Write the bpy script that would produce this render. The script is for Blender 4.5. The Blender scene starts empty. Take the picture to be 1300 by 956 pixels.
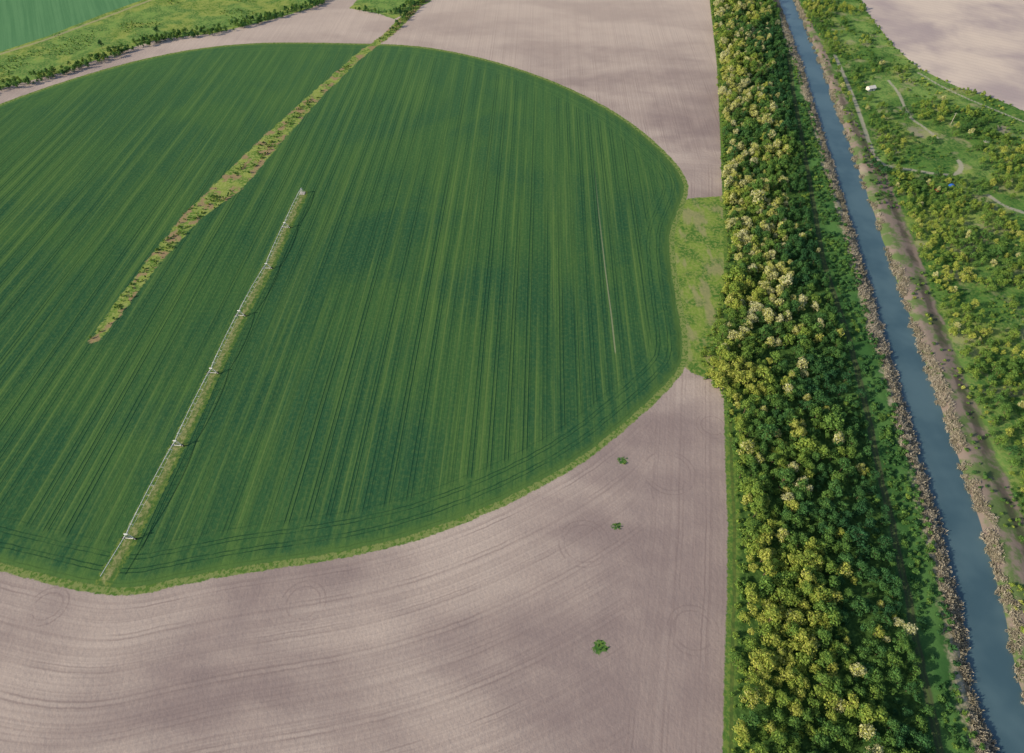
import bpy, math, random
import numpy as np
from mathutils import Vector
random.seed(7); rng=np.random.default_rng(7)
D=bpy.data; S=bpy.context.scene
H=270.0; T=math.radians(45.5); F=867.0
def P(x,y):
    """survey helper: photo coordinates -> ground plane metres"""
    a=(x-650)/F; b=(433-y)/F
    s=H/(math.sin(T)-b*math.cos(T))
    return (a*s, s*(math.cos(T)+b*math.sin(T)))
def PP(l): return np.array([P(*q[:2]) for q in l])
def link(o): S.collection.objects.link(o); return o

# ------------------------------------------------------------ camera / light
cam=D.cameras.new("camera"); cam.lens=24; cam.sensor_width=36; cam.shift_y=-45/1300
cam.clip_end=30000; cam.clip_start=1
co=link(D.objects.new("camera",cam)); co.location=(0,0,H); co.rotation_euler=(math.pi/2-T,0,0)
S.camera=co
EL=26.0; sd=Vector((-1,-0.35,0)).normalized()
sunv=Vector((sd.x*math.cos(math.radians(EL)),sd.y*math.cos(math.radians(EL)),math.sin(math.radians(EL))))
L=D.lights.new("sun",'SUN'); L.energy=5.0; L.angle=math.radians(0.6); L.color=(1,.85,.62)
lo=link(D.objects.new("sun",L)); lo.rotation_euler=sunv.to_track_quat('Z','Y').to_euler(); lo.location=(-200,-60,200)
W=D.worlds.new("World"); S.world=W; W.use_nodes=True
nt=W.node_tree; nt.nodes.clear()
sk=nt.nodes.new('ShaderNodeTexSky'); sk.sky_type='NISHITA'; sk.sun_disc=False
sk.sun_elevation=math.radians(EL); sk.sun_rotation=math.atan2(sd.x,sd.y); sk.dust_density=2.0
bg=nt.nodes.new('ShaderNodeBackground'); bg.inputs[1].default_value=.15
ow=nt.nodes.new('ShaderNodeOutputWorld'); nt.links.new(sk.outputs[0],bg.inputs[0]); nt.links.new(bg.outputs[0],ow.inputs[0])
S.view_settings.view_transform='Standard'; S.view_settings.look='None'; S.view_settings.exposure=0

# ------------------------------------------------------------ 2D tools
def sdpoly(X,Y,poly):
    """signed distance, + inside"""
    d=np.full(X.shape,1e9); ins=np.zeros(X.shape,bool); n=len(poly)
    for i in range(n):
        ax,ay=poly[i]; bx,by=poly[(i+1)%n]
        ex,ey=bx-ax,by-ay; wx=X-ax; wy=Y-ay
        t=np.clip((wx*ex+wy*ey)/(ex*ex+ey*ey+1e-9),0,1)
        d=np.minimum(d,np.hypot(wx-ex*t,wy-ey*t))
        c=((ay>Y)!=(by>Y))
        with np.errstate(divide='ignore',invalid='ignore'):
            xi=(bx-ax)*(Y-ay)/(by-ay+1e-12)+ax
        ins^= c&(X<xi)
    return np.where(ins,d,-d)
def sdline(X,Y,pts,w):
    """w - distance, + inside"""
    out=np.full(X.shape,-1e9); w=np.broadcast_to(np.array(w,float),(len(pts),))
    for i in range(len(pts)-1):
        ax,ay=pts[i]; bx,by=pts[i+1]
        ex,ey=bx-ax,by-ay; wx=X-ax; wy=Y-ay
        t=np.clip((wx*ex+wy*ey)/(ex*ex+ey*ey+1e-9),0,1)
        out=np.maximum(out,w[i]+(w[i+1]-w[i])*t-np.hypot(wx-ex*t,wy-ey*t))
    return out
_tab=rng.random((256,256))
def vn(x,y,s,k=0):
    x=np.asarray(x)/s+k*17.3+1000; y=np.asarray(y)/s+k*9.1+1000
    xi=np.floor(x).astype(int); yi=np.floor(y).astype(int); fx=x-xi; fy=y-yi
    fx=fx*fx*(3-2*fx); fy=fy*fy*(3-2*fy)
    g=lambda a,b:_tab[a%256,b%256]
    return (g(xi,yi)*(1-fx)+g(xi+1,yi)*fx)*(1-fy)+(g(xi,yi+1)*(1-fx)+g(xi+1,yi+1)*fx)*fy
def fbm(x,y,s,k=0): return .55*vn(x,y,s,k)+.3*vn(x,y,s/2.1,k+3)+.15*vn(x,y,s/4.3,k+7)
def smooth_closed(p,it=2):
    for _ in range(it):
        q=np.roll(p,-1,0); p=np.stack([.75*p+.25*q,.25*p+.75*q],1).reshape(-1,2)
    return p
def smooth_open(p,it=2):
    for _ in range(it):
        q=np.stack([.75*p[:-1]+.25*p[1:],.25*p[:-1]+.75*p[1:]],1).reshape(-1,2)
        p=np.vstack([p[:1],q,p[-1:]])
    return p

# canal centre line X(Y)
cc=PP([(999,0),(1030,80),(1060,170),(1103,300),(1148,440),(1193,580),(1222,670),(1246,765),(1264,866)])
cc=cc[np.argsort(cc[:,1])]
k=np.polyfit(cc[:,1],cc[:,0],1)
def xc(Y):
    Y=np.asarray(Y,float)
    base=np.polyval(k,Y); r=np.interp(Y,cc[:,1],cc[:,0]-np.polyval(k,cc[:,1]))
    w=np.clip((Y-cc[0,1]+60)/60,0,1)*np.clip((cc[-1,1]+150-Y)/150,0,1)
    return base+r*w
CS=math.cos(math.atan(k[0]))
def edge(l):
    p=PP(l); r=(p[:,0]-xc(p[:,1]))*CS; o=np.argsort(p[:,1]); yy=p[o,1]; rr=r[o]
    return lambda Y: np.interp(Y,yy,rr)
e_field=edge([(901,0),(912,120),(917,250),(919,330),(918,400),(918,480),(921,600),(923,700),(921,790),(919,866),(917,956)])
e_fl=edge([(903,0),(915,150),(919,250),(924,330),(908,410),(890,450),(892,478),(924,515),(934,600),(937,700),(933,780),(932,866),(930,956)])
e_fr=edge([(984,0),(1004,120),(1022,220),(1040,330),(1072,430),(1090,500),(1110,600),(1132,700),(1152,800),(1166,866),(1185,956)])
e_rt=edge([(1014,0),(1040,50),(1066,110),(1090,160),(1128,225),(1158,300),(1190,390),(1222,470),(1258,560),(1296,650),(1340,750),(1400,866),(1450,956)])

# circle
inpts=PP([(0,133),(80,105),(180,76),(270,60),(350,55),(430,56),(520,58),(600,72),(680,96),(750,127),(800,158),(840,193),(862,218),(870,240),(860,268),(849,295),(850,330),(858,380),(867,430),(866,462),(845,488),(800,530),(740,580),(660,625),(560,668),(470,694),(380,709),(300,720),(220,736),(165,748),(120,744),(60,730),(0,715)])
ctr=np.array(P(385,243))
def pol(p): v=p-ctr; return math.atan2(v[1],v[0]),np.hypot(*v)
a1,r1=pol(inpts[-1]); a0,r0=pol(inpts[0])
if a1<0: a1+=2*math.pi
if a0<0: a0+=2*math.pi
arc=[]
for i in range(1,24):
    t=i/24; a=a1+(a0-a1)*t; r=r1+(r0-r1)*t
    arc.append(ctr+r*np.array([math.cos(a),math.sin(a)]))
circ=smooth_closed(np.vstack([inpts,arc]),2)
armpx=[(384,246),(363,290),(340,342),(306,402),(271,475),(226,567),(165,685),(133,738)]
arm=PP(armpx)
strip=PP([(556,-12),(530,6),(497,40),(455,72),(405,118),(345,178),(292,235),(245,275),(200,327),(158,382),(122,432)])
stripw=np.array([6,6,5,4.5,5.5,9,11,7,4.5,4.5,3.2])
wedge=PP([(872,252),(925,248),(935,330),(930,440),(920,500),(905,482),(880,474),(868,466),(866,425),(856,370),(849,320),(851,290),(862,265)])
tlgrass=np.vstack([PP([(-900,330),(-400,215),(-60,128),(0,112),(70,94),(130,74),(200,50),(270,43),(340,26),(395,10),(450,-20),(560,-110)]),[[-2500,3200],[-6000,2000],[-6000,900]]])
tlfield=np.vstack([PP([(-500,180),(-60,84),(0,66),(60,46),(130,18),(190,-4),(300,-50)]),[[-3000,3000],[-5500,1800]]])
tlroad=PP([(-60,88),(0,69),(60,50),(130,23),(196,-2),(260,-30)])
topgrass=PP([(443,10),(462,-8),(500,-40),(600,-60),(556,-4),(528,12),(500,24),(480,17)])
trfield=np.vstack([PP([(1085,-20),(1103,18),(1132,55),(1166,86),(1215,110),(1262,124),(1300,140),(1400,190),(1600,260)]),[[2500,700],[4000,2500],[900,3500]],PP([(1060,-90)])])
paths=[(PP([(1060,70),(1068,88),(1080,115),(1090,140),(1098,165),(1106,188),(1116,206),(1130,212),(1160,216),(1195,222),(1215,222),(1222,212),(1217,204)]),1.6),
       (PP([(1255,248),(1275,262),(1300,270),(1340,285),(1400,320)]),1.6),(PP([(1128,102),(1142,118),(1150,140),(1158,152),(1172,160),(1190,175)]),1.3),
       (PP([(1166,92),(1200,112),(1250,134),(1300,154)]),1.2)]
dirt=[(P(1162,166),6),(P(1148,140),4),(P(1275,165),5),(P(1095,215),5)]
weeds=[(P(762,822),2.7),(P(790,585),2.2),(P(783,668),1.9)]
rut=PP([(752,190),(760,270),(768,340),(776,400),(781,446)]); rut=rut[np.argsort(rut[:,1])]
loops=[(P(742,690),11),(P(385,765),9),(P(880,800),10),(P(850,600),12),(P(905,540),8),(P(60,770),8),(P(700,560),9)]

# ------------------------------------------------------------ ground grid following the canal
def grow(a,sgn,lim=9000):
    o=[];s=4.0;x=a
    while abs(x)<lim: s*=1.25; x+=sgn*s; o.append(x)
    return o
cx=np.array(sorted(grow(-960,-1)+list(np.arange(-960,-32,3.0))+list(np.arange(-32,32.1,1.0))+list(np.arange(34,320,2.0))+list(np.arange(320,560,3.))+grow(557,1)))
ry=np.array(sorted(grow(-80,-1)+list(np.arange(-80,1300,2.5))+grow(1297.5,1)))
GX,GY=np.meshgrid(cx,ry); X=(GX+xc(GY)); Y=GY; C=GX*CS
A={}
A['circ']=sdpoly(X,Y,circ)
A['arm']=sdline(X,Y,smooth_open(arm,1)[::1],1.0)+1.5
A['strip']=sdline(X,Y,strip,stripw)
A['wedge']=sdpoly(X,Y,wedge)
A['tlg']=np.maximum(sdpoly(X,Y,tlgrass),sdpoly(X,Y,topgrass)); A['tlf']=sdpoly(X,Y,tlfield); A['tlr']=sdline(X,Y,tlroad,2.0)
A['trf']=sdpoly(X,Y,trfield)
A['canal']=C
A['fld']=C-e_field(Y); A['fl']=C-e_fl(Y); A['fr']=C-e_fr(Y); A['rt']=C-e_rt(Y)
pth=np.full(X.shape,-1e9)
for p,w in paths: pth=np.maximum(pth,sdline(X,Y,smooth_open(p),w))
A['path']=pth
dd=np.full(X.shape,-1e9)
for (px,py),r in dirt: dd=np.maximum(dd,r-np.hypot(X-px,(Y-py)*.6))
A['dirt']=dd
wd=np.full(X.shape,-1e9)
for (px,py),r in weeds: wd=np.maximum(wd,r-np.hypot((X-px)*.8,Y-py))
A['weed']=wd
A['rut']=X-np.interp(Y,rut[:,1],rut[:,0])
lp=np.full(X.shape,1e3)
for (px,py),r in loops:
    d_=np.hypot(X-px,Y-py)-r; lp=np.where(np.abs(d_)<np.abs(lp),d_,lp)
A['loop']=lp
def sstep(x,a,b):
    t=np.clip((x-a)/(b-a),0,1); return t*t*(3-2*t)
def height(X,Y,C,ci):
    aC=np.abs(C)
    z=-3.2*(1-sstep(aC+1.6*(fbm(X,Y,14,2)-.5),6.4,12.5))
    z+=.9*sstep(aC,11,15)*(1-sstep(aC,18,26))
    z+=.45*sstep(ci,1.0,4.0)
    z+=(fbm(X,Y,120,5)-.5)*1.0*sstep(aC,12,60)+ (fbm(X,Y,9,5)-.5)*.25*sstep(aC,8,14)*sstep(-ci,0,5)
    return z
Z=height(X,Y,C,A['circ'])
nr,nc=X.shape
idx=np.arange(nr*nc).reshape(nr,nc)
quads=np.stack([idx[:-1,:-1],idx[:-1,1:],idx[1:,1:],idx[1:,:-1]],-1).reshape(-1,4)
V=np.stack([X,Y,Z],-1).reshape(-1,3)
fc=A['circ'].reshape(-1)[quads].mean(1)
def build(name,q,mat):
    u,inv=np.unique(q,return_inverse=True)
    m=D.meshes.new(name); v=V[u]
    m.vertices.add(len(v)); m.vertices.foreach_set('co',v.ravel())
    m.loops.add(q.size); m.loops.foreach_set('vertex_index',inv.ravel().astype(np.int32))
    m.polygons.add(len(q)); m.polygons.foreach_set('loop_start',np.arange(0,q.size,4,dtype=np.int32))
    m.polygons.foreach_set('use_smooth',np.ones(len(q),bool))
    for k_,a in A.items():
        at=m.attributes.new(k_,'FLOAT','POINT'); at.data.foreach_set('value',np.clip(a.reshape(-1)[u],-5e3,5e3).astype(np.float32))
    m.update(calc_edges=True); m.validate()
    m.materials.append(mat)
    return link(D.objects.new(name,m))

# ------------------------------------------------------------ shader helper
class G:
    def __init__(s,name):
        s.m=D.materials.new(name); s.m.use_nodes=True; s.t=s.m.node_tree; s.t.nodes.clear()
        s.out=s.t.nodes.new('ShaderNodeOutputMaterial')
        s._pos=None
    def put(s,sock,v):
        if isinstance(v,bpy.types.NodeSocket): s.t.links.new(v,sock)
        elif isinstance(v,(tuple,list)) and len(v)==3 and sock.type=='RGBA': sock.default_value=(*v,1)
        else: sock.default_value=v
    def M(s,op,a,b=0,c=0,clamp=False):
        n=s.t.nodes.new('ShaderNodeMath'); n.operation=op; n.use_clamp=clamp
        s.put(n.inputs[0],a); s.put(n.inputs[1],b); s.put(n.inputs[2],c); return n.outputs[0]
    def add(s,a,b): return s.M('ADD',a,b)
    def mul(s,a,b): return s.M('MULTIPLY',a,b)
    def ss(s,x,a,b,lo=0.,hi=1.):
        n=s.t.nodes.new('ShaderNodeMapRange'); n.interpolation_type='SMOOTHSTEP'
        s.put(n.inputs[0],x); n.inputs[1].default_value=a; n.inputs[2].default_value=b; n.inputs[3].default_value=lo; n.inputs[4].default_value=hi
        return n.outputs[0]
    def mix(s,f,a,b,mode='MIX'):
        n=s.t.nodes.new('ShaderNodeMix'); n.data_type='RGBA'; n.blend_type=mode
        s.put(n.inputs[0],f); s.put(n.inputs[6],a); s.put(n.inputs[7],b); return n.outputs[2]
    def att(s,name,typ='GEOMETRY'):
        n=s.t.nodes.new('ShaderNodeAttribute'); n.attribute_name=name; n.attribute_type=typ; return n.outputs['Fac']
    def pos(s):
        if s._pos is None:
            g=s.t.nodes.new('ShaderNodeNewGeometry'); s._pos=g.outputs['Position']
            x=s.t.nodes.new('ShaderNodeSeparateXYZ'); s.t.links.new(s._pos,x.inputs[0]); s.x,s.y,s.z=x.outputs
        return s._pos
    def noise(s,sc,det=3,vec=None,rough=.55,dist=0.):
        """2D noise; vec=(x,y) sockets"""
        n=s.t.nodes.new('ShaderNodeTexNoise'); n.noise_dimensions='2D'
        if vec is not None:
            c=s.t.nodes.new('ShaderNodeCombineXYZ'); s.put(c.inputs[0],vec[0]); s.put(c.inputs[1],vec[1]); s.t.links.new(c.outputs[0],n.inputs['Vector'])
        else: s.t.links.new(s.pos(),n.inputs['Vector'])
        n.inputs['Scale'].default_value=sc; n.inputs['Detail'].default_value=det; n.inputs['Roughness'].default_value=rough; n.inputs['Distortion'].default_value=dist
        return n.outputs['Fac']
    def lines(s,x,period,width,off=0.):
        f=s.M('FRACT',s.M('MULTIPLY_ADD',x,1/period,off))
        d=s.M('ABSOLUTE',s.M('SUBTRACT',f,.5))
        w=width/period/2
        return s.ss(d,w*.5,w*1.6,1.,0.)
    def ramp(s,f,st):
        n=s.t.nodes.new('ShaderNodeValToRGB'); s.put(n.inputs[0],f); e=n.color_ramp.elements
        while len(e)<len(st): e.new(.5)
        for i,(p,c) in enumerate(st): e[i].position=p; e[i].color=(*c,1)
        return n.outputs[0]
    def bsdf(s,col,rough=.9,spec=.15,bump=None,bs=.3,bd=.2,metal=0):
        b=s.t.nodes.new('ShaderNodeBsdfPrincipled'); s.put(b.inputs['Base Color'],col); s.put(b.inputs['Roughness'],rough)
        b.inputs['Specular IOR Level'].default_value=spec; b.inputs['Metallic'].default_value=metal
        if bump is not None:
            n=s.t.nodes.new('ShaderNodeBump'); n.inputs['Strength'].default_value=bs; n.inputs['Distance'].default_value=bd
            s.put(n.inputs['Height'],bump); s.t.links.new(n.outputs[0],b.inputs['Normal'])
        return b
    def diff(s,col,nrm=None):
        b=s.t.nodes.new('ShaderNodeBsdfDiffuse'); s.put(b.inputs[0],col)
        if nrm is not None: s.t.links.new(nrm,b.inputs['Normal'])
        return b.outputs[0]
    def mixs(s,f,a,b):
        n=s.t.nodes.new('ShaderNodeMixShader'); s.put(n.inputs[0],f); s.t.links.new(a,n.inputs[1]); s.t.links.new(b,n.inputs[2]); return n.outputs[0]
    def bump(s,h,bs,bd):
        n=s.t.nodes.new('ShaderNodeBump'); n.inputs['Strength'].default_value=bs; n.inputs['Distance'].default_value=bd; s.put(n.inputs['Height'],h); return n.outputs[0]
    def fin(s,sh): s.t.links.new(sh,s.out.inputs[0]); return s.m

g=G("ground_cover"); g.pos()
th=math.radians(2.2)
xr=g.add(g.mul(g.x,math.cos(th)),g.mul(g.y,-math.sin(th)))
yr=g.add(g.mul(g.x,math.sin(th)),g.mul(g.y,math.cos(th)))
nE=g.M('SUBTRACT',g.noise(.12,3),.5)
nF=g.M('SUBTRACT',g.noise(.7,2),.5)
def edgev(name,a=3.,b=2.): return g.add(g.add(g.att(name),g.mul(nE,a)),g.mul(nF,b))
circA=g.att('circ'); fldA=g.att('fld'); canA=g.att('canal')
gn=g.noise(.08,4,rough=.65); gn2=g.noise(.5,3,rough=.7)
nrm=g.bump(gn2,.35,.4)
def grass(a,b,c,k1=.4,k2=.62):
    q=g.mix(g.ss(gn,k1,k2),a,b); return g.mix(g.ss(gn2,.42,.66,0,.75),q,c)
# ================= soil / open land
big=g.noise(.011,4,vec=(g.mul(g.x,.75),g.mul(g.y,1.5)),rough=.55,dist=.2); med=g.noise(.045,4,rough=.6); fine=g.noise(.9,3,rough=.7)
f1=g.ss(big,.32,.68)
soil=g.mix(f1,(.265,.218,.215),(.475,.410,.375))
soil=g.mix(g.ss(med,.35,.7,0,.35),soil,(.42,.355,.325))
south=g.ss(g.y,420,470,1,0)
headR=g.mul(south,g.ss(g.add(fldA,g.mul(nE,8)),-42,-30))
wob=g.mul(nE,1.2)
cl=g.add(circA,wob); fl_=g.add(fldA,wob)
xw=g.add(xr,g.mul(nE,.8))
sel=lambda per,w,o=0.: g.mix(headR, g.mix(south, g.lines(xw,per,w,o), g.lines(cl,per,w,o)), g.lines(fl_,per,w,o))
l1=sel(2.6,.6); l2=sel(12.,.6,.1); l3=sel(12.,.6,.26)
lnv=g.mix(headR,g.mix(south,xr,circA),fldA)
str1=g.noise(1.,3,vec=(g.mul(lnv,.55),g.mul(lnv,.013)),rough=.75)
lm=g.ss(g.noise(.03,2),.35,.65,.2,1.)
dk=(.185,.145,.145)
soil=g.mix(g.mul(g.mul(l1,lm),.14),soil,dk)
soil=g.mix(g.mul(g.mul(g.M('MAXIMUM',l2,l3),lm),.36),soil,dk)
soil=g.mix(g.ss(str1,.3,.7,.26,0),soil,dk)
soil=g.mix(g.ss(fine,.35,.7,.16,0),soil,dk)
lpa=g.att('loop'); lpl=g.M('MAXIMUM',g.ss(g.M('ABSOLUTE',lpa),.5,.2),g.ss(g.M('ABSOLUTE',g.add(lpa,2.2)),.5,.2))
soil=g.mix(g.mul(g.mul(lpl,g.ss(gn,.4,.55)),.34),soil,dk)
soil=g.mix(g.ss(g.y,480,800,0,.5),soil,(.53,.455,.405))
gr_y=grass((.09,.18,.035),(.22,.29,.07),(.30,.34,.12))
gr_d=grass((.035,.105,.028),(.085,.19,.045),(.13,.21,.055))
gr_b=grass((.07,.165,.045),(.15,.27,.07),(.24,.31,.10))
col=g.mix(g.ss(edgev('weed',1,3),-.4,.4),soil,gr_d)
tlg=g.mix(g.ss(g.noise(.02,3),.45,.6),gr_b,gr_y)
tlf=g.mix(g.ss(g.noise(.3,3,vec=(g.add(g.x,g.mul(g.y,.55)),g.mul(g.y,.02))),.3,.7),(.080,.20,.095),(.105,.24,.115))
col=g.mix(g.ss(edgev('tlg'),-.5,.5),col,tlg)
col=g.mix(g.ss(edgev('tlf',2,1),-.5,.5),col,tlf)
col=g.mix(g.ss(edgev('tlr',1,1),-.5,.5,0,.6),col,(.34,.31,.20))
wcol=g.mix(g.ss(g.noise(.1,3,vec=(g.x,g.mul(g.y,.35))),.52,.66,0,.7),grass((.06,.15,.03),(.16,.25,.05),(.25,.29,.09)),(.27,.26,.14))
col=g.mix(g.ss(edgev('wedge',1.5,1.5),-.5,.5),col,wcol)
col=g.mix(g.ss(g.add(g.add(circA,g.mul(nE,1.6)),g.mul(nF,1.2)),-3.6,-3.),col,g.mix(g.ss(gn2,.45,.6),(.18,.23,.08),(.08,.16,.035)))
st=g.ss(g.add(g.add(g.att('strip'),g.mul(nE,5)),g.mul(nF,2.5)),-.6,.6)
sc=g.mix(g.ss(g.noise(.11,3,rough=.6),.50,.62),gr_y,(.27,.21,.12))
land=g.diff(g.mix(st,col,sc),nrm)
# ================= crop
cb=g.noise(.012,3,dist=.4); cs=g.noise(1.,3,vec=(g.mul(xr,.16),g.mul(yr,.004)),rough=.6)
cf=g.noise(1.,3,vec=(g.mul(xr,.75),g.mul(yr,.02)),rough=.7); cm=g.noise(.5,3,rough=.75)
cp=g.mix(g.ss(cb,.35,.65),(.028,.092,.044),(.048,.122,.042))
cp=g.mix(g.ss(cs,.42,.68,0,.55),cp,(.092,.178,.048))
cp=g.mix(g.ss(cf,.30,.62,.38,0),cp,(.014,.058,.032))
cp=g.mix(g.ss(cm,.40,.72,0,.30),cp,(.12,.20,.062))
inner=g.ss(circA,15,19)
xj=g.add(xr,g.mul(g.noise(1.,1,vec=(g.mul(xr,.02),0.)),9.))
pr=g.M('MAXIMUM',g.lines(xj,8.6,.42,.0),g.lines(xj,8.6,.42,.22))
prm=g.ss(g.noise(1.,2,vec=(g.mul(xr,.06),g.mul(yr,.003))),.35,.6,.35,.95)
cp=g.mix(g.mul(g.mul(pr,prm),inner),cp,(.010,.040,.025))
cp=g.mix(g.mul(g.lines(xj,2.15,.5,.1),g.mul(inner,.28)),cp,(.012,.048,.028))
pl=g.lines(xj,8.6,.8,.60)
cp=g.mix(g.mul(g.mul(pl,g.ss(cs,.40,.6,.05,.35)),inner),cp,(.14,.22,.065))
ed=g.M('MAXIMUM',g.lines(cl,6.2,.5,.2),g.lines(cl,6.2,.45,.5))
cp=g.mix(g.mul(g.mul(ed,g.ss(gn,.35,.6,.3,.75)),g.ss(circA,22,15)),cp,(.012,.046,.026))
cp=g.mix(g.ss(g.add(circA,g.mul(nE,4)),5,1,0,.6),cp,(.09,.17,.045))
cp=g.mix(g.ss(g.y,300,760,0,.38),cp,(.088,.188,.075))
cp=g.mix(g.mul(g.mul(g.ss(g.M('ABSOLUTE',g.att('rut')),.5,.25),g.mul(g.ss(g.y,rut[0,1]-3,rut[0,1]),g.ss(g.y,rut[-1,1],rut[-1,1]-160))),.45),cp,(.34,.34,.24))
ar=g.add(g.add(g.att('arm'),g.mul(nE,2)),g.mul(nF,2.0))
cp=g.mix(g.ss(ar,-2.0,-1.0),cp,g.mix(g.ss(gn2,.45,.6),(.06,.13,.035),(.13,.19,.05)))
cp=g.mix(g.ss(ar,0.2,1.3,0,.7),cp,g.mix(g.ss(gn2,.4,.62),(.14,.18,.06),(.29,.28,.15)))
cp=g.mix(st,cp,sc)
crop=g.diff(cp,nrm)
# ================= river corridor
co_=g.mix(g.ss(gn2,.4,.6),(.07,.15,.035),(.14,.21,.05))
co_=g.mix(g.ss(g.M('ABSOLUTE',g.M('SUBTRACT',fldA,3.)),.9,.5,0,.5),co_,(.06,.08,.03))
flA=g.att('fl'); frA=g.att('fr'); rtA=g.att('rt')
co_=g.mix(g.ss(g.add(flA,g.mul(nE,3)),0,2),co_,g.mix(g.ss(gn2,.4,.65),(.04,.09,.025),(.075,.15,.04)))
co_=g.mix(g.ss(g.add(frA,g.mul(nE,2)),-1,1),co_,g.mix(g.ss(g.noise(.05,3),.4,.6),(.040,.11,.034),(.070,.16,.048)))
tk=g.M('ABSOLUTE',g.M('SUBTRACT',g.add(frA,g.mul(nE,1.5)),2.4))
co_=g.mix(g.ss(tk,2.0,1.0,0,.8),co_,(.07,.08,.045))
co_=g.mix(g.ss(tk,.5,.2,0,.5),co_,(.09,.15,.045))
cw=g.add(g.add(canA,g.mul(nE,8)),g.mul(nF,3))
reed=g.mix(g.ss(gn2,.4,.6),(.34,.31,.24),(.21,.22,.14))
bank=g.mix(g.ss(gn,.42,.6),(.21,.175,.155),(.10,.155,.06))
co_=g.mix(g.mul(g.ss(cw,-18,-15),g.ss(canA,2,0)),co_,reed)
co_=g.mix(g.ss(canA,0,2),co_,bank)
rd=g.M('ABSOLUTE',g.M('SUBTRACT',g.add(rtA,g.mul(nE,5)),-4.5))
rdk=g.mul(g.ss(rd,3.,1.2,0,.65),g.mul(g.ss(canA,11,13),g.ss(g.noise(.035,3),.38,.52)))
co_=g.mix(rdk,co_,(.07,.065,.055))
rg=g.mix(g.ss(g.noise(.018,3),.36,.54),gr_b,gr_d)
rg=g.mix(g.ss(g.noise(.025,3),.50,.62,0,.7),rg,gr_y)
rg=g.mix(g.ss(g.noise(.05,4,rough=.6),.56,.70,0,.6),rg,(.30,.29,.18))
co_=g.mix(g.ss(g.add(rtA,g.mul(nE,4)),-1,1),co_,rg)
co_=g.mix(g.ss(edgev('dirt',14,4),-2,3,0,.7),co_,(.27,.24,.20))
co_=g.mix(g.ss(edgev('path',1,1),-.7,.6,0,.75),co_,(.37,.35,.30))
ts=g.mix(g.ss(g.noise(.012,4,dist=.2),.32,.68),(.36,.31,.32),(.55,.48,.43))
ts=g.mix(g.mul(g.lines(g.add(g.mul(g.x,.6),g.mul(g.y,.8)),7.,1.5),.12),ts,(.28,.22,.21))
co_=g.mix(g.ss(edgev('trf',4,2),-.5,.5),co_,ts)
co_=g.mix(g.ss(g.z,-1.9,-1.3,1,0),co_,(.03,.04,.03))
corr=g.diff(co_,nrm)
sh=g.mixs(g.ss(g.add(g.add(circA,g.mul(nE,1.2)),g.mul(nF,1.)),-.4,.4),land,crop)
sh=g.mixs(g.ss(g.add(fldA,g.mul(nF,1.5)),-.3,.5),sh,corr)
GM=g.fin(sh)
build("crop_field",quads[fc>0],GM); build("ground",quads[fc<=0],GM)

# ------------------------------------------------------------ water
g=G("water"); g.pos()
wn=g.noise(.6,3,vec=(g.x,g.mul(g.y,.5)),rough=.6)
wc=g.mix(g.ss(g.noise(.03,3),.35,.65),(.050,.100,.130),(.075,.135,.165))
b=g.bsdf(wc,.12,.5,bump=wn,bs=.25,bd=.12); b.inputs['IOR'].default_value=1.5
WM=g.fin(b.outputs[0])
ys=np.arange(-600,3000,12.); vv=[];ff=[]
for i,y in enumerate(ys):
    x=float(xc(y))
    vv+=[(x-16,y,-1.5),(x+16,y,-1.5)]
    if i: ff.append((2*i-2,2*i-1,2*i+1,2*i))
m=D.meshes.new("canal_water"); m.from_pydata(vv,[],ff); m.materials.append(WM); link(D.objects.new("canal_water",m))

# ------------------------------------------------------------ foliage
def leafmat(name,stops,trans=.25,var=.6):
    g=G(name)
    ge=g.t.nodes.new('ShaderNodeNewGeometry'); rp=ge.outputs['Random Per Island']
    t=g.att('tint','INSTANCER')
    c=g.ramp(g.add(t,g.mul(g.M('SUBTRACT',rp,.5),.18)),stops)
    hv=g.t.nodes.new('ShaderNodeHueSaturation'); g.put(hv.inputs['Color'],c)
    g.put(hv.inputs['Value'],g.M('MULTIPLY_ADD',g.M('FRACT',g.mul(rp,7.31)),var,1.02-var/2))
    c=hv.outputs[0]
    tr=g.t.nodes.new('ShaderNodeBsdfTranslucent'); g.t.links.new(c,tr.inputs[0])
    return g.fin(g.mixs(trans,g.diff(c),tr.outputs[0]))
LM=leafmat("foliage",[(0,(.042,.125,.055)),(.25,(.075,.185,.060)),(.5,(.145,.265,.062)),(.7,(.26,.36,.072)),(.86,(.44,.47,.11)),(1.,(.56,.57,.37))],.38)
RM=leafmat("reeds",[(0,(.24,.23,.16)),(.5,(.40,.37,.30)),(1,(.50,.47,.41))],.35,.3)
def simple(name,c,r=.8,metal=0,sp=.2):
    g=G(name); g.pos(); n=g.noise(3.,2); c2=tuple(v*.75 for v in c)
    return g.fin(g.bsdf(g.mix(g.ss(n,.35,.65),c2,c),r,sp,metal=metal).outputs[0])
BM=simple("bark",(.12,.09,.06))
def tube(vs,fs,p,q,r0,r1,n=6,cap=False):
    p=Vector(p);q=Vector(q);d=(q-p).normalized(); a=d.orthogonal().normalized(); b_=d.cross(a); o=len(vs)
    for c,r in((p,r0),(q,r1)):
        for i in range(n):
            t=2*math.pi*i/n; vs.append(tuple(c+a*r*math.cos(t)+b_*r*math.sin(t)))
    for i in range(n): j=(i+1)%n; fs.append((o+i,o+j,o+n+j,o+n+i))
    if cap: fs.append(tuple(o+i for i in range(n))[::-1]); fs.append(tuple(o+n+i for i in range(n)))
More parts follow.
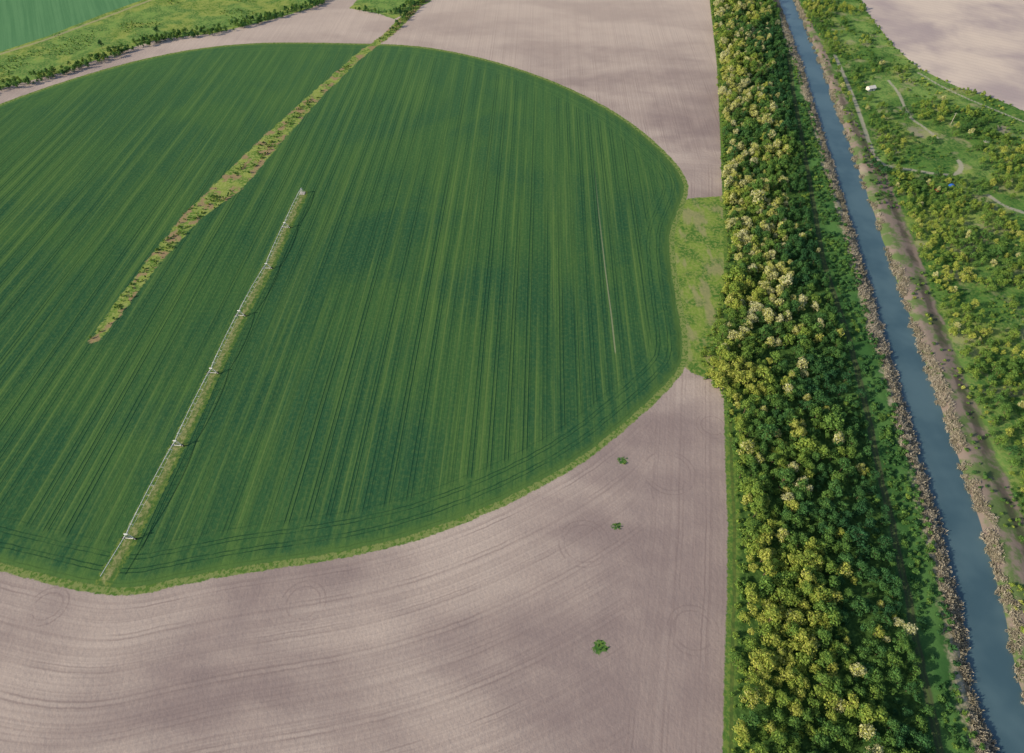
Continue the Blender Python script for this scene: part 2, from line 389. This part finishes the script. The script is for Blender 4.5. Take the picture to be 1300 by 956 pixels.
def leaves(vs,fs,ctrs,n,size,rnd):
    tot=sum(c[1]**2 for c in ctrs)
    for (c,r,sq) in ctrs:
        for _ in range(int(n*r*r/tot)):
            v=Vector((rnd.gauss(0,1),rnd.gauss(0,1),rnd.gauss(.35,1))).normalized()
            rr=r*rnd.uniform(.62,1.08)*(1.12 if rnd.random()<.12 else 1)
            p=Vector(c)+Vector((v.x*rr,v.y*rr,v.z*rr*sq))
            nn=(v+Vector((rnd.gauss(0,.45),rnd.gauss(0,.45),rnd.gauss(.15,.45)))).normalized()
            a=nn.orthogonal().normalized(); b_=nn.cross(a); ph=rnd.uniform(0,6.28)
            a,b_=a*math.cos(ph)+b_*math.sin(ph),b_*math.cos(ph)-a*math.sin(ph)
            s=size*rnd.uniform(.55,1.3); t=s*rnd.uniform(.5,.9); o=len(vs)
            vs+= [tuple(p+a*s*.6),tuple(p+b_*t*.6+nn*.08*s),tuple(p-a*s*.6),tuple(p-b_*t*.6+nn*.08*s)]
            fs.append((o,o+1,o+2,o+3))
def mk(name,vs,fs,nb,mats,col):
    m=D.meshes.new(name); m.from_pydata(vs,[],fs)
    for q in mats: m.materials.append(q)
    m.polygons.foreach_set('material_index',[0 if i<nb else 1 for i in range(len(fs))]); m.update()
    o=D.objects.new(name,m); col.objects.link(o); return o
def tree(name,col,h,w,seed,n,size,slim=False):
    r=random.Random(seed); vs=[];fs=[]
    top=h*.78; tube(vs,fs,(0,0,-.3),(0,0,h*.4),.22,.15); tube(vs,fs,(0,0,h*.4),(r.uniform(-.3,.3),r.uniform(-.3,.3),top),.15,.05)
    cs=[]; k=r.randint(8,12)
    for i in range(k):
        a=i*2.4+r.uniform(-.5,.5); t=(i+.5)/k; zz=h*(.38+.48*t); rad=w*.5*(1-.55*t**1.5)*r.uniform(.4,.9)
        c=(math.cos(a)*rad,math.sin(a)*rad,zz); rr=w*r.uniform(.16,.27)
        tube(vs,fs,(0,0,zz*.72),c,.09,.03,4); cs.append((c,rr,r.uniform(.7,1.)))
    cs.append(((r.uniform(-.4,.4),r.uniform(-.4,.4),h*.86),w*.2,.8))
    nb=len(fs); leaves(vs,fs,cs,n,size,r); return mk(name,vs,fs,nb,(BM,LM),col)
def bush(name,col,h,w,seed,n,size):
    r=random.Random(seed); vs=[];fs=[];cs=[]
    for i in range(6):
        a=i*2.4; rad=w*.3*r.random(); c=(math.cos(a)*rad,math.sin(a)*rad,h*r.uniform(.3,.65)); cs.append((c,w*r.uniform(.2,.3),h/w*.9))
        tube(vs,fs,(0,0,-.1),c,.05,.02,4)
    nb=len(fs); leaves(vs,fs,cs,n,size,r); return mk(name,vs,fs,nb,(BM,LM),col)
cT=D.collections.new("tree_kinds"); cB=D.collections.new("bush_kinds"); cR=D.collections.new("reed_kinds")
for i in range(8):
    tree("broadleaf_%d"%i,cT,random.uniform(8,11.5),random.uniform(5.4,8.2),100+i,520,.64)
for i in range(5): bush("bush_%d"%i,cB,random.uniform(1.8,3.0),random.uniform(2.4,3.6),200+i,150,.48)
for i in range(4):
    r=random.Random(300+i); vs=[];fs=[]
    for _ in range(45):
        x,y=r.uniform(-1.4,1.4),r.uniform(-1.4,1.4); h=r.uniform(.8,1.7); a=r.uniform(0,3.14); w=.11; dx,dy=math.cos(a)*w,math.sin(a)*w; lx,ly=r.gauss(0,.35),r.gauss(0,.35)
        o=len(vs); vs+=[(x-dx,y-dy,-.2),(x+dx,y+dy,-.2),(x+lx+dx*1.6,y+ly+dy*1.6,h*.85),(x+lx*1.3,y+ly*1.3,h),(x+lx-dx*1.6,y+ly-dy*1.6,h*.85)]; fs.append((o,o+1,o+2,o+3,o+4))
    mk("reed_%d"%i,vs,fs,0,(RM,RM),cR)
def scatter(name,pts,col,k,tint,scl):
    n=len(pts); m=D.meshes.new(name); m.vertices.add(n); m.vertices.foreach_set('co',np.asarray(pts,np.float32).ravel())
    def at(nm,ty,val,f='value'):
        a=m.attributes.new(nm,ty,'POINT'); a.data.foreach_set(f,val)
    at('tint','FLOAT',np.clip(tint,0.02,.98).astype(np.float32))
    at('idx','INT',rng.integers(0,k,n).astype(np.int32))
    rot=np.zeros((n,3),np.float32); rot[:,2]=rng.random(n)*6.28; rot[:,:2]=rng.normal(0,.05,(n,2)); at('rot','FLOAT_VECTOR',rot.ravel(),'vector')
    sv=np.repeat(np.asarray(scl,np.float32)[:,None],3,1)*rng.uniform(.88,1.12,(n,3)).astype(np.float32); at('scl','FLOAT_VECTOR',sv.ravel(),'vector')
    o=link(D.objects.new(name,m))
    t=D.node_groups.new(name+"_gn",'GeometryNodeTree')
    t.interface.new_socket('Geometry',in_out='INPUT',socket_type='NodeSocketGeometry'); t.interface.new_socket('Geometry',in_out='OUTPUT',socket_type='NodeSocketGeometry')
    gi=t.nodes.new('NodeGroupInput'); go=t.nodes.new('NodeGroupOutput'); ip=t.nodes.new('GeometryNodeInstanceOnPoints')
    ci=t.nodes.new('GeometryNodeCollectionInfo'); ci.inputs['Collection'].default_value=col; ci.inputs['Separate Children'].default_value=True; ci.inputs['Reset Children'].default_value=True
    def na(nm,ty):
        q=t.nodes.new('GeometryNodeInputNamedAttribute'); q.data_type=ty; q.inputs[0].default_value=nm
        return [s for s in q.outputs if s.enabled and s.name=='Attribute'][0]
    l=t.links.new; l(gi.outputs[0],ip.inputs['Points']); l(ci.outputs[0],ip.inputs['Instance']); ip.inputs['Pick Instance'].default_value=True
    l(na('idx','INT'),ip.inputs['Instance Index']); l(na('rot','FLOAT_VECTOR'),ip.inputs['Rotation']); l(na('scl','FLOAT_VECTOR'),ip.inputs['Scale'])
    l(ip.outputs[0],go.inputs[0])
    md=o.modifiers.new("scatter",'NODES'); md.node_group=t; return o
def jgrid(x0,x1,y0,y1,s,j=.42):
    a,b_=np.meshgrid(np.arange(x0,x1,s),np.arange(y0,y1,s)); a=a+(np.arange(a.shape[0])%2)[:,None]*s*.5
    a=a+rng.uniform(-j,j,a.shape)*s; b_=b_+rng.uniform(-j,j,a.shape)*s; return a.ravel(),b_.ravel()
def place(R,Yv,ci=-50):
    Xv=R/CS+xc(Yv); C_=R
    z=height(Xv,Yv,C_,sdpoly(Xv,Yv,circ))
    return Xv,Yv,z
YM=1100
# forest belt
R,Yv=jgrid(-150,-15,-30,YM,4.2,.48)
fl=R-e_fl(Yv); fr=R-e_fr(Yv)
kp=(fl+(vn(R,Yv,12,1)-.5)*5>1.8)&(fr+(vn(R,Yv,10,4)-.5)*5<-1.0)&(fbm(R,Yv,15,11)>.27)
R,Yv=R[kp],Yv[kp]; fl=fl[kp]; fr=fr[kp]; Xv,Yv,z=place(R,Yv)
w=np.clip(fl/(fl-fr),0,1)   # 0 left edge ..1 right edge
n1=fbm(R,Yv,34,21); n2=rng.random(len(R)); n3=fbm(R,Yv,13,25)
near=1-sstep(Yv,120,330)
tint=.44+(n1-.5)*.9+(n3-.5)*.6+(n2-.5)*.30-.30*sstep(w,.40,.95)+.18*(1-sstep(w,0,.4))+.06*near*(1-w)
pale=(rng.random(len(R))<.55*(1-sstep(w,.45,.9))*sstep(Yv,150,340)*sstep(fbm(R,Yv,45,31),.30,.58)+.035)
tint=np.where(pale,.84+.14*rng.random(len(R)),np.minimum(tint,.80))
yel=(rng.random(len(R))<.10*(1-w)+.12*near*(1-w)); tint=np.where(yel&~pale,.74+.10*n2,tint)
scl=rng.uniform(.5,1.1,len(R))*(1-.25*sstep(w,.7,1))*(.85+.3*n1)
bigt=(rng.random(len(R))<.12*(1-w)); scl=np.where(bigt,scl*1.4,scl)
scatter("forest_belt",np.stack([Xv,Yv,z],1),cT,8,tint,scl)
# understory / bank bushes
R,Yv=jgrid(-150,-14,-30,YM,2.8)
fl=R-e_fl(Yv); fr=R-e_fr(Yv); nn=fbm(R,Yv,16,41)
edgeL=(fl>-1.0)&(fl<5)
mid=(fr>-4)&(np.abs(fr-2.4)>2.2)&(R<-14.5)&(nn>.33)
kp=(edgeL&(rng.random(len(R))<.7))|mid|((fl>3)&(fr<0)&(rng.random(len(R))<.12))
R,Yv,eL,nn=R[kp],Yv[kp],edgeL[kp],nn[kp]; Xv,Yv,z=place(R,Yv)
scatter("bank_shrubs",np.stack([Xv,Yv,z],1),cB,5,np.where(eL,.55,.28+(nn-.5)*.8)+rng.normal(0,.09,len(R)),rng.uniform(.5,1.4,len(R)))
# reeds
pts=[];tn=[]
for side in(-1,1):
    R,Yv=jgrid(7.5,19,-30,YM,1.75); n=fbm(R,Yv,30,51+side); n9=fbm(R,Yv,6,55)
    lim=(15 if side<0 else 11.5)+ (n-.5)*12
    kp=(R>8.4+ (vn(R,Yv,7,3)-.5)*1.4)&(R<lim)&(n9>(.25 if side<0 else .38)); R,Yv,n=R[kp]*side,Yv[kp],n[kp]; Xv,Yv,z=place(R,Yv)
    z=np.maximum(z,-1.6); pts.append(np.stack([Xv,Yv,z],1)); tn.append(.50+(n-.5)*.8+rng.normal(0,.12,len(R))-(.15 if side>0 else 0))
pts=np.vstack(pts); scatter("reed_bed",pts,cR,4,np.concatenate(tn),rng.uniform(.6,1.05,len(pts)))
# right bank woodland
dense=PP([(1132,222),(1180,236),(1250,262),(1300,300),(1420,360),(1700,700),(1700,1000),(1460,956),(1400,866),(1340,750),(1300,655),(1262,565),(1226,478),(1192,392),(1160,305)])
R,Yv=jgrid(10,420,-30,YM,4.6)
Xv=R/CS+xc(Yv); rt=R-e_rt(Yv); dn=sdpoly(Xv,Yv,dense); tr=sdpoly(Xv,Yv,trfield)
pd=np.full(R.shape,-1e9)
for p,w_ in paths: pd=np.maximum(pd,sdline(Xv,Yv,p,w_))
di=np.full(R.shape,-1e9)
for (px,py),r_ in dirt: di=np.maximum(di,r_-np.hypot(Xv-px,(Yv-py)*.6))
n=fbm(Xv,Yv,38,61); free=(pd<-3)&(di<-2)&(tr<-4)&(rt>0)
kD=free&(dn>0)&(n+.25*vn(Xv,Yv,9,5)>.52)
strp=free&(rt<16)&(rng.random(len(R))<.65)
spar=free&(n>.54)&(rng.random(len(R))<.6)
kp=kD|strp|spar
Rk,Yk=R[kp],Yv[kp]; Xk,Yk,z=place(Rk,Yk); kd=kD[kp]
tint=.56+(fbm(Xk,Yk,45,71)-.5)*.8+(fbm(Xk,Yk,14,73)-.5)*.4+rng.normal(0,.08,len(Rk))+np.where(kd,.08,-.05)
tint=np.where(rng.random(len(Rk))<.08,.80,np.minimum(tint,.84)); tint=np.where(rng.random(len(Rk))<.02,.93,tint)
scatter("bank_woodland",np.stack([Xk,Yk,z],1),cT,8,tint,rng.uniform(.34,.82,len(Rk)))
R,Yv=jgrid(12,430,-30,YM,3.3); Xv=R/CS+xc(Yv); rt=R-e_rt(Yv); tr=sdpoly(Xv,Yv,trfield)
pd=np.full(R.shape,-1e9)
for p,w_ in paths: pd=np.maximum(pd,sdline(Xv,Yv,p,w_))
n=fbm(Xv,Yv,24,81)
kp=((pd<-1.5)&(tr<-1)&(rt>-1)&(n>.52)&(rng.random(len(R))<.65))|((rt<0)&(R>11)&(n>.45)&(rng.random(len(R))<.55))|((np.abs(tr+2)<2)&(rng.random(len(R))<.6))
Rk,Yk=R[kp],Yv[kp]; Xk,Yk,z=place(Rk,Yk)
scatter("scrub",np.stack([Xk,Yk,z],1),cB,5,.50+(fbm(Xk,Yk,30,91)-.5)*.8+rng.normal(0,.1,len(Rk)),rng.uniform(.4,1.2,len(Rk)))
# hedgerows & strip bushes & weeds
def along(pl,w,step,zone=0):
    pl=np.asarray(pl); out=[]
    for i in range(len(pl)-1):
        a,b_=pl[i],pl[i+1]; L_=np.hypot(*(b_-a)); wn=w[i] if np.ndim(w) else w
        nrm=np.array([-(b_-a)[1],(b_-a)[0]])/L_
        for q in range(int(L_*wn*2/step**2)): out.append(a+(b_-a)*random.random()+nrm*random.uniform(-wn,wn))
    return np.array(out)
hed=PP([(-400,218),(-60,131),(0,113),(70,95),(130,75),(200,51),(270,42),(340,24),(395,8),(450,-22),(540,-90)])
h1=along(hed,9,4.0); h2=along(PP([(-60,96),(0,82),(60,64),(120,38),(200,28)]),5,11); h3=along(strip[:3],3.5,4.5)
h4=along(PP([(450,12),(480,18),(505,16),(530,-2)]),4,4.5)
hp=np.vstack([h1,h3,h4]); 
def z0(p): Cc=(p[:,0]-xc(p[:,1]))*CS; return height(p[:,0],p[:,1],Cc,sdpoly(p[:,0],p[:,1],circ))
scatter("hedgerow",np.column_stack([hp,z0(hp)]),cT,8,.34+rng.normal(0,.12,len(hp)),rng.uniform(.35,.68,len(hp)))
sb=along(strip,stripw*.75,2.8); sb=sb[fbm(sb[:,0],sb[:,1],14,95)>.42]
xx,yy=jgrid(-900,-150,480,YM,4.0); q=sdpoly(xx,yy,tlgrass); q2=sdpoly(xx,yy,tlfield); kk=(q>0)&(q2<-3)&(fbm(xx,yy,35,97)>.60); tlb=np.column_stack([xx[kk],yy[kk]])
wb=[]
for (px,py),r_ in weeds:
    for _ in range(int(r_*r_*1.1)+1): a=random.random()*6.28; q=r_*math.sqrt(random.random()); wb.append((px+math.cos(a)*q*1.2,py+math.sin(a)*q))
bp=np.vstack([sb,h2,tlb]); wb=np.array(wb)
scatter("field_shrubs",np.column_stack([bp,z0(bp)]),cB,5,.50+rng.normal(0,.12,len(bp)),rng.uniform(.3,.8,len(bp)))
scatter("weed_clump",np.column_stack([wb,z0(wb)]),cB,5,.45+rng.normal(0,.10,len(wb)),rng.uniform(.22,.42,len(wb)))
tp=PP([(200,44),(130,62),(1112,218),(1122,222),(1106,212),(508,20)])
for i,q in enumerate(tp):
    src=cT.objects[i%8]; o=link(D.objects.new("broadleaf_tree",src.data)); o.location=(q[0],q[1],0); o.scale=(.9,)*3

# ------------------------------------------------------------ centre pivot irrigation machine
GS=simple("galvanised_steel",(.74,.76,.76),.45,.0,.5); RB=simple("tyre_rubber",(.03,.03,.03)); CO=simple("concrete",(.4,.39,.36))
def obj(name,vs,fs,mat,parent=None):
    m=D.meshes.new(name); m.from_pydata(vs,[],fs); m.materials.append(mat); m.update(); o=link(D.objects.new(name,m)); o.parent=parent; return o
piv=link(D.objects.new("center_pivot_irrigation_machine",None))
A3=[Vector((p[0],p[1],.45)) for p in arm]; hgt=4.0
pv,pf=[],[]; wv,wf=[],[]; tv,tf=[],[]
for i in range(len(A3)-1):
    a,b_=A3[i],A3[i+1]; d=(b_-a); L_=d.length; d.normalize(); n=Vector((-d.y,d.x,0)); N_=10; last=(i==len(A3)-2)
    pr=None
    for j in range(N_+1):
        t=j/N_; p=a+d*L_*t+Vector((0,0,hgt+(0 if last else 1.0*4*t*(1-t))))
        if pr: tube(pv,pf,pr,p,.15,.15,6)
        if not last:
            lo_=p-Vector((0,0,1.5*4*t*(1-t)+.02))
            if 0<j<N_:
                for s in(-1,1): tube(tv,tf,p,lo_+n*s*.9,.05,.05,4)
                tube(tv,tf,lo_+n*.9,lo_-n*.9,.04,.04,4)
            if pr:
                for s in(-1,1): tube(tv,tf,plo+n*s*.9*(0 if j==1 else 1),lo_+n*s*.9*(0 if j==N_ else 1),.045,.045,4)
            plo=lo_
        if j%2: tube(tv,tf,p,p-Vector((0,0,2.0)),.03,.03,4)
        pr=p
    if 0<i+1<len(A3)-1:
        c=b_; topp=c+Vector((0,0,hgt))
        for s in(-1,1):
            w_=c+n*s*2.6+Vector((0,0,.65))
            for e in(-.5,.5): tube(tv,tf,topp+d*e,w_,.11,.11,5)
            tube(wv,wf,w_-d*.22,w_+d*.22,.68,.68,14,True); tube(tv,tf,w_-d*.26,w_+d*.26,.28,.28,8,True)
        tube(tv,tf,c+n*2.6+Vector((0,0,.65)),c-n*2.6+Vector((0,0,.65)),.17,.17,5,True)
        tube(tv,tf,topp-n*.8+Vector((0,0,.2)),topp+n*.8+Vector((0,0,.2)),.32,.32,6,True)
c=A3[0]
for sx in(-1,1):
    for sy in(-1,1): tube(tv,tf,c+Vector((sx*1.5,sy*1.5,0)),c+Vector((sx*.3,sy*.3,hgt)),.09,.09,5)
tube(pv,pf,c,c+Vector((0,0,hgt+.4)),.2,.2,8,True)
obj("pipe",pv,pf,GS,piv); obj("truss_and_towers",tv,tf,GS,piv); obj("wheels",wv,wf,RB,piv)
cv,cf=[],[]; tube(cv,cf,c-Vector((0,0,.3)),c+Vector((0,0,.15)),2.6,2.6,4,True); obj("concrete_pad",cv,cf,CO,piv)

# ------------------------------------------------------------ cabin, tents, pole on the right bank
def box(vs,fs,x0,x1,y0,y1,z0_,z1):
    o=len(vs); vs+=[(x,y,z) for z in(z0_,z1) for x,y in((x0,y0),(x1,y0),(x1,y1),(x0,y1))]
    fs+=[(o+3,o+2,o+1,o),(o+4,o+5,o+6,o+7)]+[(o+i,o+(i+1)%4,o+4+(i+1)%4,o+4+i) for i in range(4)]
WH=simple("white_plaster",(.75,.73,.7)); DK=simple("window_glass",(.03,.04,.05),.2)
x,y=P(1105,114); cab=link(D.objects.new("small_cabin",None)); cab.location=(x,y,0); cab.rotation_euler=(0,0,.3)
vs,fs=[],[]; box(vs,fs,-3.2,3.2,-2.2,2.2,-.3,2.6); o=len(vs); vs+=[(-3.2,-2.2,2.6),(-3.2,2.2,2.6),(-3.2,0,3.9),(3.2,-2.2,2.6),(3.2,2.2,2.6),(3.2,0,3.9)]; fs+=[(o,o+2,o+1),(o+3,o+4,o+5)]; obj("walls",vs,fs,WH,cab)
vs=[(-3.6,-2.7,2.35),(3.6,-2.7,2.35),(3.6,0,4.0),(-3.6,0,4.0),(3.6,2.7,2.35),(-3.6,2.7,2.35)]; obj("roof",vs,[(0,1,2,3),(3,2,4,5)],simple("roof_metal",(.6,.6,.6)),cab)
vs,fs=[],[]; box(vs,fs,-2.2,-1.2,-2.24,-2.19,1,2); box(vs,fs,1.2,2.2,-2.24,-2.19,1,2); box(vs,fs,-.45,.45,-2.24,-2.19,0,2); obj("windows_and_door",vs,fs,DK,cab)
for (px,py),c_,nm in(((1208,236),(.03,.12,.5),"tent"),((1190,242),(.45,.08,.05),"tent"),((1180,237),(.5,.25,.1),"tent"),((1252,180),(.7,.7,.7),"tent")):
    x,y=P(px,py); vs,fs=[],[]; K=12
    for r_,zz in((1.9,0),(1.75,.7),(1.3,1.3),(.7,1.65)):
        for i in range(K): a=i*2*math.pi/K; q=1+.12*math.cos(4*a); vs.append((r_*q*math.cos(a),r_*q*math.sin(a)*.8,zz))
    for l_ in range(3):
        for i in range(K): j=(i+1)%K; fs.append((l_*K+i,l_*K+j,l_*K+K+j,l_*K+K+i))
    vs.append((0,0,1.75)); fs+=[(3*K+i,3*K+(i+1)%K,4*K) for i in range(K)]
    t_=obj(nm,vs,fs,simple("tent_fabric",c_)); t_.location=(x,y,.05); t_.rotation_euler=(0,0,random.random()*3)
x,y=P(1207,158); vs,fs=[],[]; tube(vs,fs,(0,0,-.3),(0,0,10),.2,.13,8,True); tube(vs,fs,(-1.2,0,9.2),(1.2,0,9.2),.08,.08,5,True)
for q in(-1,0,1): tube(vs,fs,(q,0,9.2),(q,0,9.6),.06,.06,5,True)
o=obj("utility_pole",vs,fs,simple("weathered_wood",(.5,.47,.42))); o.location=(x,y,0)
print("verts",len(V))
